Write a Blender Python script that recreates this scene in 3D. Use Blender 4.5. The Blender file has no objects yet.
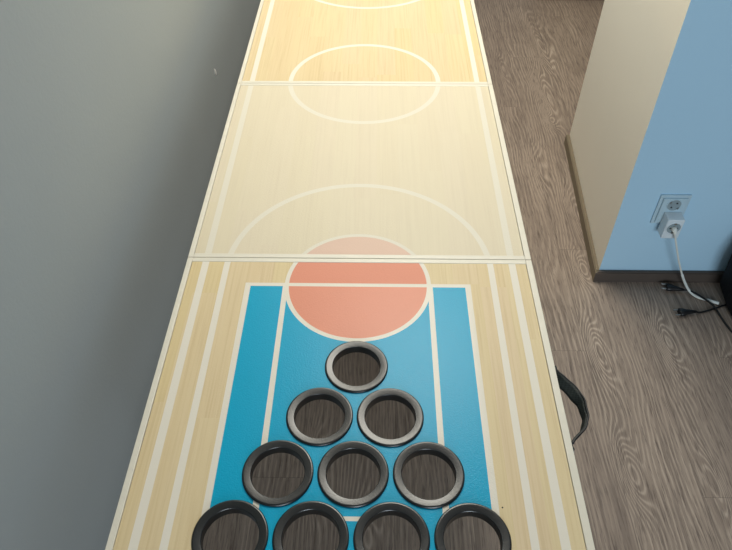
import bpy, bmesh, math, random
from mathutils import Vector, Matrix
random.seed(4)
col = bpy.context.scene.collection
T = 0.70            # table height, floor at z = 0
CY = 1.413          # court centre

# ------------------------------------------------------------------ node expressions
class X:
    def __init__(s, nt, v): s.nt, s.v = nt, v
    def op(s, o, *a):
        n = s.nt.nodes.new('ShaderNodeMath'); n.operation = o
        for i, b in enumerate((s,) + a):
            b = b.v if isinstance(b, X) else b
            if isinstance(b, (int, float)): n.inputs[i].default_value = b
            else: s.nt.links.new(b, n.inputs[i])
        return X(s.nt, n.outputs[0])
    def __add__(s, o): return s.op('ADD', o)
    def __sub__(s, o): return s.op('SUBTRACT', o)
    def __mul__(s, o): return s.op('MULTIPLY', o)
    def __truediv__(s, o): return s.op('DIVIDE', o)
    def abs(s): return s.op('ABSOLUTE')
    def sqrt(s): return s.op('SQRT')
    def floor(s): return s.op('FLOOR')
    def fract(s): return s.op('FRACT')
    def gt(s, o): return s.op('GREATER_THAN', o)
    def lt(s, o): return s.op('LESS_THAN', o)
    def max(s, o): return s.op('MAXIMUM', o)
    def min(s, o): return s.op('MINIMUM', o)
    def between(s, a, b): return s.gt(a) * s.lt(b)
    def rand(s): return ((s * 12.9898 + 4.137).op('SINE') * 4375.545).fract()

def material(name):
    m = bpy.data.materials.new(name); m.use_nodes = True
    nt = m.node_tree
    return m, nt, nt.nodes['Principled BSDF']
def coords(nt, which='Object'):
    t = nt.nodes.new('ShaderNodeTexCoord'); s = nt.nodes.new('ShaderNodeSeparateXYZ')
    nt.links.new(t.outputs[which], s.inputs[0])
    return [X(nt, s.outputs[i]) for i in range(3)]
def vec(nt, *a):
    c = nt.nodes.new('ShaderNodeCombineXYZ')
    for i, b in enumerate(a):
        if isinstance(b, X): nt.links.new(b.v, c.inputs[i])
        else: c.inputs[i].default_value = b
    return c.outputs[0]
def noise(nt, v, scale=1, detail=3, rough=.5):
    n = nt.nodes.new('ShaderNodeTexNoise'); nt.links.new(v, n.inputs['Vector'])
    n.inputs['Scale'].default_value = scale; n.inputs['Detail'].default_value = detail
    n.inputs['Roughness'].default_value = rough
    return X(nt, n.outputs['Fac'])
def mix(nt, f, a, b):
    n = nt.nodes.new('ShaderNodeMix'); n.data_type = 'RGBA'
    for inp, v in ((n.inputs[0], f), (n.inputs[6], a), (n.inputs[7], b)):
        if isinstance(v, X): nt.links.new(v.v, inp)
        elif isinstance(v, (tuple, list)): inp.default_value = (*v[:3], 1)
        elif isinstance(v, (int, float)): inp.default_value = v
        else: nt.links.new(v, inp)
    return n.outputs[2]
def bump(nt, b, h, strength, dist=.001):
    n = nt.nodes.new('ShaderNodeBump'); n.inputs['Strength'].default_value = strength
    n.inputs['Distance'].default_value = dist
    nt.links.new(h.v, n.inputs['Height']); nt.links.new(n.outputs[0], b.inputs['Normal'])
def srgb(h):
    c = [int(h[i:i+2], 16) / 255 for i in (0, 2, 4)]
    return tuple(x / 12.92 if x <= .04045 else ((x + .055) / 1.055) ** 2.4 for x in c)
def plain(name, hexc, rough=.5, spec=.5, grain=0, gscale=40, metal=0):
    m, nt, b = material(name)
    c = srgb(hexc)
    x, y, z = coords(nt)
    n = noise(nt, vec(nt, x, y, z), gscale, 3)
    nt.links.new(mix(nt, n, tuple(k * .94 for k in c), tuple(min(1, k * 1.06) for k in c)), b.inputs['Base Color'])
    b.inputs['Roughness'].default_value = rough
    b.inputs['Specular IOR Level'].default_value = spec
    b.inputs['Metallic'].default_value = metal
    if grain: bump(nt, b, noise(nt, vec(nt, x, y, z), gscale * 8, 2), grain)
    return m

# ------------------------------------------------------------------ materials
def court(name, painted_glare):
    m, nt, b = material(name)
    x, y, z = coords(nt)
    ax = x.abs(); v = y.abs(); far = y.gt(0)
    # laminated wood staves
    i = (x / .044 + 40.3).floor(); yy = y / .45 + i.rand() * 3
    j = yy.floor(); r = (i * 3.17 + j * 7.31).rand(); r2 = (i * 5.71 + j * 2.93 + 1.7).rand()
    g = noise(nt, vec(nt, x * 260, y * 5 + r * 9, r * 20), 1, 4, .6)
    g2 = noise(nt, vec(nt, x * 60, y * 2.2 + r2 * 30, r2 * 10), 1, 3, .55)
    c = mix(nt, r, srgb('D8C496'), srgb('DAC5A2'))
    c = mix(nt, r2 * .7, c, srgb('DCCBA4'))
    c = mix(nt, (g2 - .38).max(0) * .7, c, srgb('D0B88A'))
    c = mix(nt, (g.op('SMOOTH_MAX', .45, .1) - .47).max(0) * 1.3, c, srgb('B99C70'))
    line = srgb('E2DBCD')
    def circ(cy, rad, yv=v): return ((x * x) + (yv - cy) * (yv - cy)).sqrt(), rad
    blue = ax.lt(.186) * v.gt(.650) * v.lt(1.15)
    f = noise(nt, vec(nt, x, y, z), 900, 2)
    c = mix(nt, blue, c, mix(nt, f, srgb('0096BC'), srgb('00A9CE')))
    d, _ = circ(.647, 0)
    c = mix(nt, d.lt(.120), c, mix(nt, f, srgb('D98A70'), srgb('E0957B')))
    L = d.between(.1168, .1240)
    L = L.max(ax.between(.2615, .2735) * v.lt(1.17))
    cy = far * .02 + .612
    d3 = ((x * x) + (v - cy) * (v - cy)).sqrt()
    L = L.max(ax.between(.2245, .235) * v.gt(cy)*v.lt(1.17))
    L = L.max(d3.between(.2245, .235) * v.lt(cy))
    L = L.max((ax.lt(.1908)) * v.between(.646, .6535))
    L = L.max(ax.between(.1815, .1908) * v.between(.646, 1.15))
    L = L.max(ax.between(.1182, .1267) * v.between(.646, 1.15))
    L = L.max(ax.lt(.035) * v.between(1.052, 1.058))
    L = L.max(ax.lt(.2735) * v.between(1.15, 1.162))
    yc = y - .013
    dc = ((x * x) + yc * yc).sqrt()
    L = L.max(dc.between(.170, .181))
    c = mix(nt, L, c, line)
    sp = ((x - .1955) * (x - .1955) + (y + 1.0375) * (y + 1.0375)).sqrt().lt(.0011)
    c = mix(nt, sp, c, (.01, .01, .01))
    if painted_glare:
        c = mix(nt, .60, c, srgb('D8D2C1'))      # pale glare on this leaf, mixed into the base colour
    nt.links.new(c, b.inputs['Base Color'])
    nt.links.new((blue * -.12 + .42).v, b.inputs['Roughness'])
    b.inputs['Specular IOR Level'].default_value = .2
    peel = noise(nt, vec(nt, x, y, z), 520, 2)
    bump(nt, b, peel + g * .25, .42, .0006)
    return m
M_court = court('court_print', False)
M_court_glare = court('court_print_painted_glare', True)
M_rail = plain('rail_white', 'DCD6C6', .4, .5, .1)
M_under = plain('board_underside', '8A7A66', .7)
M_seam = plain('seam_shadow_gap', '57503F', .8)
M_ring = plain('ring_plastic', '111415', .30, .6, .12, 60)
M_strap = None
M_white = plain('white_plastic', 'DAE6EC', .35)
M_plate = plain('plate_plastic', 'B8D2DE', .35)
M_cable_w = plain('cable_white', 'E4E8E2', .4)
M_black = plain('cable_black', '101113', .45)
M_metal = plain('pin_metal', 'A8A8A4', .3, .5, 0, 40, 1)
M_dark = plain('socket_dark', '3A474E', .6)
M_leg = plain('leg_metal', 'A9A9A5', .35, .5, 0, 40, .8)
M_bag = plain('bag_fabric', '0C0E10', .8, .3, .4, 120)
M_skirt_d = plain('skirting_grey_brown', '554B44', .55, .4, .1)
M_skirt_s = plain('skirting_brown', '7C705C', .55, .4, .1)

def webbing():
    m, nt, b = material('webbing_black')
    x, y, z = coords(nt)
    w = ((y * 1400).op('SINE') * (z * 1400).op('SINE')) * .5 + .5
    nt.links.new(mix(nt, w, srgb('121715'), srgb('262E2B')), b.inputs['Base Color'])
    b.inputs['Roughness'].default_value = .6
    bump(nt, b, w, .3, .0005)
    return m
M_strap = webbing()

def wall_mat(name, hexc, amt=.05, rough=.75):
    m, nt, b = material(name)
    x, y, z = coords(nt)
    c = srgb(hexc)
    n = noise(nt, vec(nt, x, y, z), 2.5, 4)
    nt.links.new(mix(nt, n, tuple(k * (1 - amt) for k in c), tuple(min(1, k * (1 + amt)) for k in c)), b.inputs['Base Color'])
    b.inputs['Roughness'].default_value = rough
    b.inputs['Specular IOR Level'].default_value = .15
    bump(nt, b, noise(nt, vec(nt, x, y, z), 140, 4, .6), .25, .0015)
    return m
M_wleft = wall_mat('paint_grey', 'A2A9AB')
M_wtan = wall_mat('paint_cream', 'F6EFE0', .02)
M_wblue = wall_mat('paint_light_blue', 'B6DBF1', .015)
M_wback = wall_mat('paint_offwhite', 'C8C0B0', .03)

def floor_mat():
    m, nt, b = material('laminate_grey_brown_oak')
    x, y, z = coords(nt)
    W = .185
    px = (x - .635) / W + 20
    i = px.floor(); fx = px.fract()
    off = i.rand()
    # measured end joints: one plank ends at y 1.16, the next but one at 0.72
    py = (y - 1.16 - (i - 19) * .417) / 1.27 + 20
    j = py.floor(); fy = py.fract()
    r = (i * 3.3 + j * 5.9).rand()
    warp = noise(nt, vec(nt, x * 4, y * 1.1, r * 13), 1, 3, .5)
    warp2 = noise(nt, vec(nt, x * 14, y * 3, r * 31 + 5), 1, 3, .5)
    s = (x / .017) + warp * 10 + warp2 * 1.2
    knots = [(.671, 1.161, 6, .024, .085), (.873, 1.20, 6, .024, .085), (.6646, .794, 6.5, .026, .085),
             (.690, 1.492, 5, .022, .06), (.728, 1.765, 4, .02, .10), (.757, 2.51, 6, .028, .17),
             (.738, 2.33, 5, .02, .05), (.795, 3.02, 6, .03, .2), (.595, 2.75, 4, .02, .1), (.865, .75, -4, .02, .10), (.73, .42, 5, .02, .09),
             (.90, .52, 5, .02, .09), (.64, 2.02, 3, .02, .12), (.01, .62, 5, .024, .08), (-.11, .78, 5, .02, .09),
             (1.03, 1.05, 5, .022, .08), (-.2, 1.3, 5, .022, .08), (.45, .3, 5, .02, .07), (.3, 1.0, 4, .022, .08)]
    KG = s * 0
    for kx, ky, A, sx, sy in knots:
        # grain figures lean slightly: x drifts with y
        dx = (x - kx + (y - ky) * .06) / sx; dy = (y - ky) / sy
        s = s + ((dx * dx + dy * dy) * -.8).op('EXPONENT') * (A * .8)
        KG = KG + ((dx * dx + dy * dy) * -.3).op('EXPONENT')
    ring = (s * 8.6).op('SINE') * .5 + .5
    fade = noise(nt, vec(nt, x * 9, y * 2.0, r * 3 + 2), 1, 2)
    fine = noise(nt, vec(nt, x * 330 + warp2 * 9, y * 18, r * 17), 1, 4, .65)
    fine2 = noise(nt, vec(nt, x * 110, y * 4 + warp * 3, r * 7), 1, 4, .6)
    mott = noise(nt, vec(nt, x * 16, y * 5, r * 8), 1, 4, .6)
    c = mix(nt, mott, srgb('7A6C61'), srgb('A29182'))
    c = mix(nt, (ring.op('POWER', 2.2)) * ((fade - .25).max(0).min(.5) * 1.4 + KG * .45).min(.95), c, srgb('C2B1A0'))
    c = mix(nt, (fine - .5).max(0) * 4, c, srgb('493D38'))
    c = mix(nt, (fine2 - .52).max(0) * 2.4, c, srgb('51453F'))
    c = mix(nt, ((fine2 * -1 + .46).max(0)) * 2.0, c, srgb('B0A090'))
    c = mix(nt, r * .22, c, srgb('6E5F57'))
    seam = fx.lt(.006).max(fx.gt(.994)).max(fy.lt(.0012)) * .35
    c = mix(nt, seam, c, srgb('3A302C'))
    nt.links.new(c, b.inputs['Base Color'])
    b.inputs['Roughness'].default_value = .5
    b.inputs['Specular IOR Level'].default_value = .3
    bump(nt, b, fine + ring * .3, .25, .0006)
    return m
M_floor = floor_mat()

# ------------------------------------------------------------------ mesh helpers
def put(name, bm, mats, parent=None, loc=(0, 0, 0), smooth=False, rot=None):
    me = bpy.data.meshes.new(name)
    bmesh.ops.recalc_face_normals(bm, faces=bm.faces)
    bm.to_mesh(me); bm.free()
    for m in (mats if isinstance(mats, (list, tuple)) else [mats]): me.materials.append(m)
    if smooth:
        for p in me.polygons: p.use_smooth = True
    o = bpy.data.objects.new(name, me); col.objects.link(o); o.location = loc
    if rot: o.rotation_euler = rot
    if parent: o.parent = parent
    return o
def tag(o, label=None, cat=None, group=None, kind=None):
    if label: o['label'] = label
    if cat: o['category'] = cat
    if group: o['group'] = group
    if kind: o['kind'] = kind
    return o
def empty(name, loc, label, cat, group=None, rot=(0, 0, 0)):
    o = bpy.data.objects.new(name, None); col.objects.link(o); o.location = loc; o.rotation_euler = rot
    o.empty_display_size = .05
    return tag(o, label, cat, group)
def box(bm, x0, x1, y0, y1, z0, z1, bev=0, mi=0):
    t = bmesh.new()
    bmesh.ops.create_cube(t, size=1)
    for v in t.verts:
        v.co = Vector(((x0 + x1) / 2 + v.co.x * (x1 - x0), (y0 + y1) / 2 + v.co.y * (y1 - y0), (z0 + z1) / 2 + v.co.z * (z1 - z0)))
    if bev: bmesh.ops.bevel(t, geom=t.edges[:], offset=bev, segments=2, profile=.6, affect='EDGES')
    for f in t.faces: f.material_index = mi
    me = bpy.data.meshes.new('t'); t.to_mesh(me); t.free()
    n = len(bm.faces); bm.from_mesh(me); bpy.data.meshes.remove(me)
    bm.faces.ensure_lookup_table()
    return bm
def B(*a, **k): return box(bmesh.new(), *a, **k)
def lathe(bm, prof, seg=64, closed=False):
    rings = [[bm.verts.new((r * math.cos(2 * math.pi * k / seg), r * math.sin(2 * math.pi * k / seg), z)) for k in range(seg)] for r, z in prof]
    n = len(rings)
    for a in range(n if closed else n - 1):
        A, Bq = rings[a], rings[(a + 1) % n]
        for k in range(seg): bm.faces.new((A[k], A[(k + 1) % seg], Bq[(k + 1) % seg], Bq[k]))
    return rings
def disc(bm, r, z, seg=32):
    bm.faces.new([bm.verts.new((r * math.cos(2 * math.pi * k / seg), r * math.sin(2 * math.pi * k / seg), z)) for k in range(seg)])
def spline(pts, n=10):
    P = [Vector(p) for p in pts]; P = [P[0] * 2 - P[1]] + P + [P[-1] * 2 - P[-2]]
    out = []
    for i in range(1, len(P) - 2):
        for k in range(n):
            t = k / n; a, b, c, d = P[i - 1:i + 3]
            out.append(.5 * ((2 * b) + (c - a) * t + (2 * a - 5 * b + 4 * c - d) * t * t + (3 * b - a - 3 * c + d) * t ** 3))
    out.append(P[-2]); return out
def tube(bm, pts, rad, seg=12):
    n = len(pts); prev = None; rings = []
    for i, p in enumerate(pts):
        t = (pts[min(i + 1, n - 1)] - pts[max(i - 1, 0)]).normalized()
        if prev is None: prev = t.orthogonal().normalized()
        u = (prev - t * prev.dot(t)).normalized(); w = t.cross(u); prev = u
        r = rad(i / (n - 1)) if callable(rad) else rad
        rings.append([bm.verts.new(p + (u * math.cos(2 * math.pi * k / seg) + w * math.sin(2 * math.pi * k / seg)) * r) for k in range(seg)])
    for a, b in zip(rings, rings[1:]):
        for k in range(seg): bm.faces.new((a[k], a[(k + 1) % seg], b[(k + 1) % seg], b[k]))
    bm.faces.new(rings[0][::-1]); bm.faces.new(rings[-1])
    return bm

# ------------------------------------------------------------------ the setting
WL = -.44
tag(put('floor', B(-.46, 3.4, -1.6, 4.2, -.03, 0), M_floor), kind='structure')
tag(put('wall_left', B(-.52, WL, -1.6, 4.2, 0, 2.6), M_wleft), kind='structure')
AX, AY, BX, BY = .727, 1.4465, .778, 2.175
def prism(poly, z0, z1, mis=None):
    bm = bmesh.new()
    lo = [bm.verts.new((x, y, z0)) for x, y in poly]; hi = [bm.verts.new((x, y, z1)) for x, y in poly]
    n = len(poly)
    for i in range(n):
        f = bm.faces.new((lo[i], lo[(i + 1) % n], hi[(i + 1) % n], hi[i]))
        if mis: f.material_index = mis[i]
    bm.faces.new(lo[::-1]); bm.faces.new(hi)
    for v, (x, y) in zip(hi, poly):                 # the corner leans a little out of plumb
        if z1 > 2 and (x, y) == (AX, AY): v.co.x -= .036
    return bm
e = 0.0
# cream return wall and the blue wall that meets it at the corner
tag(put('wall_right', prism([(AX, AY), (BX, BY), (BX + .1, BY), (AX + .1, AY + .002), (AX + .05, AY)], 0, 2.6, [0, 0, 0, 1, 1]), [M_wtan, M_wblue]), kind='structure')
tag(put('wall_front', prism([(AX + .05, AY), (3.3, AY), (3.3, BY), (BX + .1, BY), (AX + .1, AY + .002)], 0, 2.6, [0, 0, 1, 1, 1]), [M_wblue, M_wtan]), kind='structure')
tag(put('wall_back', B(.87, 3.3, 3.47, 3.55, 0, 2.6), M_wback), kind='structure')
d = .014
dirv = Vector((BX - AX, BY - AY)).normalized(); nrm = Vector((-dirv.y, dirv.x))
q0 = Vector((AX, AY)) + nrm * d - dirv * d
def skirt(name, poly, mat, h=.041):
    bm = prism(poly, 0, h)
    es = [e_ for e_ in bm.edges if all(v.co.z > h - 1e-4 for v in e_.verts)]
    bmesh.ops.bevel(bm, geom=es, offset=.003, segments=2, affect='EDGES')
    tag(put(name, bm, mat), kind='structure')
skirt('baseboard_right', [(AX, AY), (AX - d, AY - d), (BX - d, BY), (BX, BY)], M_skirt_s)
skirt('baseboard_front', [(AX, AY), (AX - d, AY - d), (3.3, AY - d), (3.3, AY)], M_skirt_d)
skirt('baseboard_back', [(.87, 3.47), (.87, 3.452), (3.3, 3.452), (3.3, 3.47)], M_skirt_d, .06)

# ------------------------------------------------------------------ the folding table
table = empty('game_table', (0, CY, 0), 'long folding cup game table printed with a wood basketball court, white edged', 'table')
CUPS = [(.0019 + (k - r / 2) * .1008, .5945 - r * .0873) for r in range(4) for k in range(r + 1)]
HR = .0385
def board(y0, y1, holes=()):
    cu = bpy.data.curves.new('c', 'CURVE'); cu.dimensions = '2D'; cu.fill_mode = 'BOTH'; cu.extrude = .004
    def poly(pts):
        s = cu.splines.new('POLY'); s.points.add(len(pts) - 1); s.use_cyclic_u = True
        for p, q in zip(s.points, pts): p.co = (q[0], q[1], 0, 1)
    w = .2915
    poly([(-w, y0), (w, y0), (w, y1), (-w, y1)])
    for hx, hy in holes:
        poly([(hx + HR * math.cos(2 * math.pi * k / 64), hy + HR * math.sin(2 * math.pi * k / 64)) for k in range(64)])
    o = bpy.data.objects.new('tmp', cu); col.objects.link(o)
    me = bpy.data.meshes.new_from_object(o.evaluated_get(bpy.context.evaluated_depsgraph_get()))
    bm = bmesh.new(); bm.from_mesh(me)
    bpy.data.objects.remove(o); bpy.data.curves.remove(cu); bpy.data.meshes.remove(me)
    for v in bm.verts: v.co.z += T - .0048
    return bm
S = .5865
leaves = [(-2 * S, -S), (-S, 0), (0, S), (S, 2 * S)]
for n, (a, b) in enumerate(leaves):
    g = .0006; fw = .0105
    holes = [(x, y - CY) for x, y in CUPS] if n == 0 else []
    p = put('table_leaf', board(a + fw - .002, b - fw + .002, holes), M_court_glare if n == 1 else M_court, table)
    if n == 0: p['label'] = 'nearest leaf printed with the blue and red key, ten round holes'
    if n == 1: p['label'] = 'leaf paled by painted glare between the two crossing seams'
    for sx in (-1, 1):
        x0, x1 = sorted((sx * (.3015 if sx < 0 else .3028), sx * .2925))
        put('side_rail', B(x0, x1, a + g, b - g, T - .026, T, bev=.0009), M_rail, p)
    for (u, v) in ((a + g, a + g + fw - .001), (b - g - fw + .001, b - g)):
        put('end_rail', B(-.2923, .2923, u, v, T - .026, T, bev=.0009), M_rail, p)
    # under frame rib
    put('cross_rib', B(-.29, .29, b - .07, b - .05, T - .026, T - .0095), M_leg, p) if n in (2, 3) else None
# folding legs, two U frames and a middle one
def leg_frame(y, lean):
    bm = bmesh.new()
    pts = [Vector((-.255, y, T - .03)), Vector((-.255, y + lean * .5, .35)), Vector((-.255, y + lean, .035)), Vector((-.24, y + lean, .0125)),
           Vector((.24, y + lean, .0125)), Vector((.255, y + lean, .035)), Vector((.255, y + lean * .5, .35)), Vector((.255, y, T - .03))]
    tube(bm, pts, .0115, 14)
    o = put('leg_frame', bm, M_leg, table, smooth=True)
    put('hinge_bar', tube(bmesh.new(), [Vector((-.285, y, T - .028)), Vector((.285, y, T - .028))], .009, 12), M_leg, o, smooth=True)
leg_frame(-1.10, -.0); leg_frame(.45, 0); leg_frame(1.10, 0)

# black webbing carrying handle on the right hand rail of the nearest leaf
def ribbon(path, wid, th):
    bm = bmesh.new(); rows = []
    n = len(path)
    for i, (p, w) in enumerate(path):
        t = (path[min(i + 1, n - 1)][0] - path[max(i - 1, 0)][0]).normalized()
        w = (w - t * w.dot(t)).normalized(); nn = t.cross(w)
        ww = wid(i / (n - 1))
        rows.append([bm.verts.new(p + w * a * ww / 2 + nn * b * th / 2) for a, b in ((-1, -1), (-.5, -1.4), (.5, -1.4), (1, -1), (1, 1), (.5, .6), (-.5, .6), (-1, 1))])
    for a, b in zip(rows, rows[1:]):
        for k in range(8): bm.faces.new((a[k], a[(k + 1) % 8], b[(k + 1) % 8], b[k]))
    bm.faces.new(rows[0]); bm.faces.new(rows[-1][::-1])
    return bm
hp = spline([(.3035, .603 - CY, T - .014), (.3045, .592 - CY, T - .014), (.311, .580 - CY, T - .013), (.324, .562 - CY, T - .014),
             (.3325, .545 - CY, T - .016), (.3355, .526 - CY, T - .018), (.332, .508 - CY, T - .017), (.321, .491 - CY, T - .015), (.3045, .474 - CY, T - .014), (.3035, .462 - CY, T - .014)], 8)
N = len(hp)
path = []
for i, p in enumerate(hp):
    t = i / (N - 1)
    tilt = math.radians(10 + 38 * math.exp(-((t - .30) / .16) ** 2))
    # band stands on edge; in its upper half it turns its face up
    inward = Vector((-1, -.25, 0)).normalized()
    path.append((p + Vector((.0005 * math.sin(t * 45), .0004 * math.sin(t * 31), 0)), Vector((0, 0, 1)) * math.cos(tilt) + inward * -math.sin(tilt)))
hd = put('carry_handle', ribbon(path, lambda t: .0175 - .004 * math.sin(math.pi * min(1, max(0, (t - .4) / .3))), .0028), M_strap, table, smooth=True)
hd['label'] = 'black webbing strap handle bowed out from the white rail'
put('stitch_edge', tube(bmesh.new(), [p + w * .0075 + Vector((.0018, 0, .001)) for p, w in path[6:-6]], .0016, 8), M_black, hd, smooth=True)
put('rivet', tube(bmesh.new(), [Vector((.302, .598 - CY, T - .014)), Vector((.3065, .598 - CY, T - .014))], .005, 14), M_metal, hd)
put('rivet', tube(bmesh.new(), [Vector((.302, .463 - CY, T - .014)), Vector((.3065, .463 - CY, T - .014))], .005, 14), M_metal, hd)

# ------------------------------------------------------------------ cup rings
def ring_mesh():
    bm = bmesh.new()
    prof = [(.0374, -.012), (.0358, -.0120), (.0357, -.0118), (.0360, .0006), (.0361, .0014), (.0366, .0020), (.0368, .0021),
            (.0450, .0032), (.0453, .0032), (.0466, .0029), (.0476, .0020), (.0478, .0017), (.0478, .0001), (.0374, .0001)]
    lathe(bm, prof, 96, closed=True)
    bmesh.ops.recalc_face_normals(bm, faces=bm.faces)
    for e_ in bm.edges:
        if e_.calc_face_angle(0) > .30: e_.smooth = False
    return bm
first = None
where = ['black cup ring alone at the tip of the triangle, nearest the red circle',
         'left black cup ring of the two in the second row of the triangle',
         'right black cup ring of the two in the second row of the triangle',
         'left black cup ring of the three in the third row',
         'middle black cup ring of the three in the third row',
         'right black cup ring of the three in the third row',
         'leftmost black cup ring of the bottom row, overlapping the left white key line',
         'second black cup ring from the left in the bottom row, cut by the frame',
         'third black cup ring from the left in the bottom row, cut by the frame',
         'rightmost black cup ring of the bottom row, overlapping the right white key line']
for (x, y), lab in zip(CUPS, where):
    if first is None:
        o = first = put('cup_ring', ring_mesh(), M_ring, smooth=True)
    else:
        o = first.copy(); col.objects.link(o); o.rotation_euler = (0, 0, random.uniform(0, 6))
    o.location = (x, y, T - .0006)
    tag(o, lab, 'ring', 'black cup rings set in the table')

# ------------------------------------------------------------------ socket, adapter and cords
W = AY
ox, oz = .8645, .7 - .409
outlet = empty('wall_outlet', (ox, W, oz), 'pale square-edged double wall socket on the light blue wall', 'socket')
put('frame_plate', B(-.0425, .0425, -.006, 0, -.052, .052, bev=.0018), M_plate, outlet)
put('inner_plate', B(-.034, .034, -.0115, -.006, -.0435, .0435, bev=.0018), M_plate, outlet)
def socket(parent, z, yf, r=.0195, plate=M_plate, well=M_dark, turn=0):
    bm = bmesh.new()
    lathe(bm, [(r + .0022, 0), (r + .0018, .0018), (r, .002), (r - .001, .0004)], 40)
    s = put('socket_rim', bm, plate, parent, (0, yf, z), True, (math.radians(90), turn, 0))
    bm = bmesh.new(); disc(bm, r - .0008, .0008)
    w = put('socket_well', bm, well, s, (0, 0, 0))
    bm = bmesh.new()
    bm.free()
    for k in (-1, 1):
        put('contact_hole', tube(bmesh.new(), [Vector((k * .0095, 0, .0006)), Vector((k * .0095, 0, .0016))], .0026, 12), M_black, s)
    bm = bmesh.new()
    bm.free()
    for k in (-1, 1): put('earth_clip', B(-.003, .003, k * (r - .003) - .002, k * (r - .003) + .002, .0006, .003), M_metal, s)
    return s
M_well = plain('socket_well_grey', '8FA0A6', .5)
socket(outlet, .0215, -.0115, well=M_well, turn=math.radians(-50))
# cube adapter plugged into the lower socket
adapter = empty('plug_adapter', (ox + .0055, W - .0115, oz - .0375), 'white cube travel adapter plugged into the lower half of the wall socket', 'adapter')
bm = B(-.024, .024, -.036, 0, -.035, .035, bev=.003)
put('adapter_body', bm, M_white, adapter)
socket(adapter, .005, -.036, r=.0195, plate=M_white, well=M_well)

cord = empty('power_cord', (.93, 1.36, 0), 'white power cord hanging from the cube adapter down to the floor', 'cord')
def loc_pts(o, pts): return [Vector(p) - Vector(o.location) for p in pts]
ax_, ay_, az_ = ox + .0055, W - .0115 - .036, oz - .0325
pb = tube(bmesh.new(), loc_pts(cord, [(ax_, ay_ + .001, az_), (ax_, ay_ - .009, az_), (ax_ + .0005, ay_ - .014, az_ - .003), (ax_ + .001, ay_ - .018, az_ - .010)]), lambda t: .0095 - .0062 * t, 16)
put('plug', pb, M_cable_w, cord, smooth=True)
wp = spline([(ax_ + .001, ay_ - .017, az_ - .008), (.8792, 1.383, .232), (.896, 1.380, .192), (.918, 1.380, .143), (.948, 1.384, .085),
             (.971, 1.386, .046), (.995, 1.384, .013), (1.014, 1.368, .0055), (1.044, 1.354, .0052), (1.072, 1.342, .0052)], 10)
k0 = int(len(wp) * .44)
put('cable', tube(bmesh.new(), loc_pts(cord, wp[:k0 + 2]), .0028, 10), M_cable_w, cord, smooth=True)
put('cable_sleeve', tube(bmesh.new(), loc_pts(cord, wp[k0:]), lambda t: .0040 if t < .8 else .0050, 12), M_cable_w, cord, smooth=True)

def black_cord(base, ang, label, pts):
    o = empty('appliance_cord', (base[0], base[1], 0), label, 'cord')
    ca, sa = math.cos(ang), math.sin(ang)
    def w(x, y, z): return Vector((x * ca - y * sa, x * sa + y * ca, z))
    # plug lies on its side: grip tapers from the pin face to the cable
    body = bmesh.new(); rows = []
    for x, hw, hh in ((0, .013, .0085), (.004, .0145, .0095), (.014, .0135, .0092), (.022, .0095, .0078), (.030, .0085, .0072), (.038, .006, .006), (.052, .004, .004)):
        rows.append([body.verts.new(w(x, hw * math.cos(a), .0105 + hh * math.sin(a))) for a in [2 * math.pi * k / 16 for k in range(16)]])
    for a, b in zip(rows, rows[1:]):
        for k in range(16): body.faces.new((a[k], a[(k + 1) % 16], b[(k + 1) % 16], b[k]))
    body.faces.new(rows[0]); body.faces.new(rows[-1])
    p = put('plug', body, M_black, o, smooth=True)
    for k in (-1, 1):
        put('pin', tube(bmesh.new(), [w(.002, k * .0095, .0105), w(-.014, k * .0095, .0105)], .0024, 10), M_metal, p)
    st = w(.050, 0, .0105) + o.location
    sp = spline([tuple(st)] + pts, 10)
    put('cable', tube(bmesh.new(), loc_pts(o, sp), .0030, 10), M_black, o, smooth=True)
    return o
black_cord((.938, 1.300), math.radians(4), 'black power cord whose two-pin plug lies bare on the floor, nearer the table',
           [(1.005, 1.306, .0045), (1.037, 1.316, .0032), (1.079, 1.333, .0032), (1.10, 1.34, .0032)])
black_cord((.930, 1.404), math.radians(-14), 'black power cord whose plug lies against the skirting below the socket',
           [(.994, 1.386, .0135), (1.008, 1.374, .0155), (1.022, 1.358, .0155), (1.048, 1.326, .0125), (1.061, 1.283, .0045), (1.070, 1.245, .0032), (1.085, 1.20, .0032)])

# black padded bag standing by the blue wall, mostly out of frame
bag = empty('floor_bag', (1.250, 1.325, 0), 'black soft bag on the floor cut off by the right edge, cords running behind it', 'bag')
bm = bmesh.new()
bmesh.ops.create_cube(bm, size=1)
bmesh.ops.subdivide_edges(bm, edges=bm.edges[:], cuts=5, use_grid_fill=True)
for v in bm.verts:
    c = v.co
    z = c.z + .5
    q = 1 + .16 * z - .10 * z ** 4
    nx, ny = c.x * .34 * q, c.y * .22 * q
    r = math.hypot(c.x, c.y)
    k = 1 - .22 * max(0, abs(c.x) + abs(c.y) - .55)
    v.co = Vector((nx * k + .004 * math.sin(9 * z + c.y * 8), ny * k + .004 * math.sin(11 * z + c.x * 7), z * .31 * (1 - .25 * (abs(c.x) * 2) ** 3 * z)))
bo = put('bag_body', bm, M_bag, bag, smooth=True)
md = bo.modifiers.new('s', 'SUBSURF'); md.levels = 1; md.render_levels = 2
put('bag_strap', tube(bmesh.new(), spline([(-.10, 0, .29), (-.07, .0, .36), (0, 0, .385), (.07, 0, .36), (.10, 0, .29)], 8), .008, 10), M_bag, bag, smooth=True)

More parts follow.
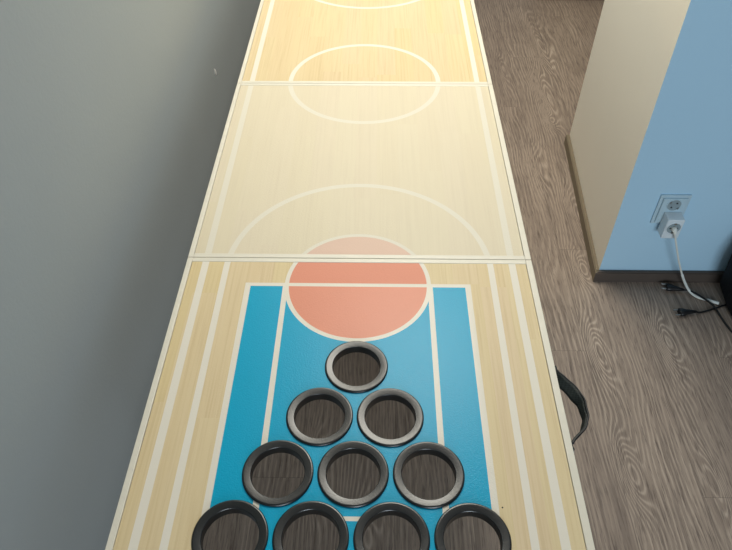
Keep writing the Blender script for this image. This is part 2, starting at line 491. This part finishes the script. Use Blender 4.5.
# little raised fleck on the left wall
bm = bmesh.new()
bmesh.ops.create_uvsphere(bm, u_segments=12, v_segments=8, radius=1)
for v in bm.verts:
    z = v.co.z
    w_ = .0050 * (1 - .55 * (z * .5 + .5))
    v.co = Vector((v.co.x * .0045, v.co.y * w_, z * .011))
tag(put('paint_fleck', bm, plain('fleck_white', 'F4F1EA', .5), loc=(WL + .001, 1.745, T - .160), smooth=True),
    'tiny white raised paint drip on the grey left wall', 'paint')

# ------------------------------------------------------------------ light
def area(name, loc, target, size, sizey, power, colr):
    l = bpy.data.lights.new(name, 'AREA'); l.shape = 'RECTANGLE'; l.size = size; l.size_y = sizey
    l.energy = power; l.color = colr
    o = bpy.data.objects.new(name, l); col.objects.link(o); o.location = loc
    o.rotation_euler = (Vector(target) - Vector(loc)).to_track_quat('-Z', 'Y').to_euler()
    return o
area('ceiling_lamp', (.0, 3.3, 2.5), (.3, 2.0, .5), 1.1, 1.1, 18.5, (1, .94, .79))
area('ceiling_lamp', (.25, 1.95, 2.55), (.25, 1.8, .6), .7, .7, 24, (1, .96, .85))
area('window_light', (.9, -3.6, 1.6), (.7, 1.5, .7), 1.6, 1.3, 68, (.80, .91, 1))
w = bpy.data.worlds.new('world'); bpy.context.scene.world = w; w.use_nodes = True
w.node_tree.nodes['Background'].inputs[0].default_value = (.80, .90, 1, 1)
w.node_tree.nodes['Background'].inputs[1].default_value = .15

# ------------------------------------------------------------------ camera
f, pitch, yaw, roll, cx, ch = 663.75227, .80942462, .01897372, -.00542191, .02850573, .82512436
cp, sp_ = math.cos(pitch), math.sin(pitch)
F = Vector((0, cp, -sp_)); Rt = Vector((1, 0, 0)); U = Rt.cross(F)
c_, s_ = math.cos(roll), math.sin(roll)
R2 = Rt * c_ + U * s_; U2 = -Rt * s_ + U * c_
Z = Matrix.Rotation(yaw, 3, 'Z')
R2, U2, F = Z @ R2, Z @ U2, Z @ F
cam = bpy.data.cameras.new('camera'); co = bpy.data.objects.new('camera', cam); col.objects.link(co)
M = Matrix((R2, U2, -F)).transposed().to_4x4(); M.translation = Vector((cx, 0, T + ch))
co.matrix_world = M
cam.sensor_fit = 'HORIZONTAL'; cam.sensor_width = 36; cam.lens = f * 36 / 732
cam.clip_start = .02
sc = bpy.context.scene
sc.camera = co
sc.view_settings.view_transform = 'Standard'; sc.view_settings.look = 'None'
sc.view_settings.exposure = .42; sc.view_settings.gamma = 1
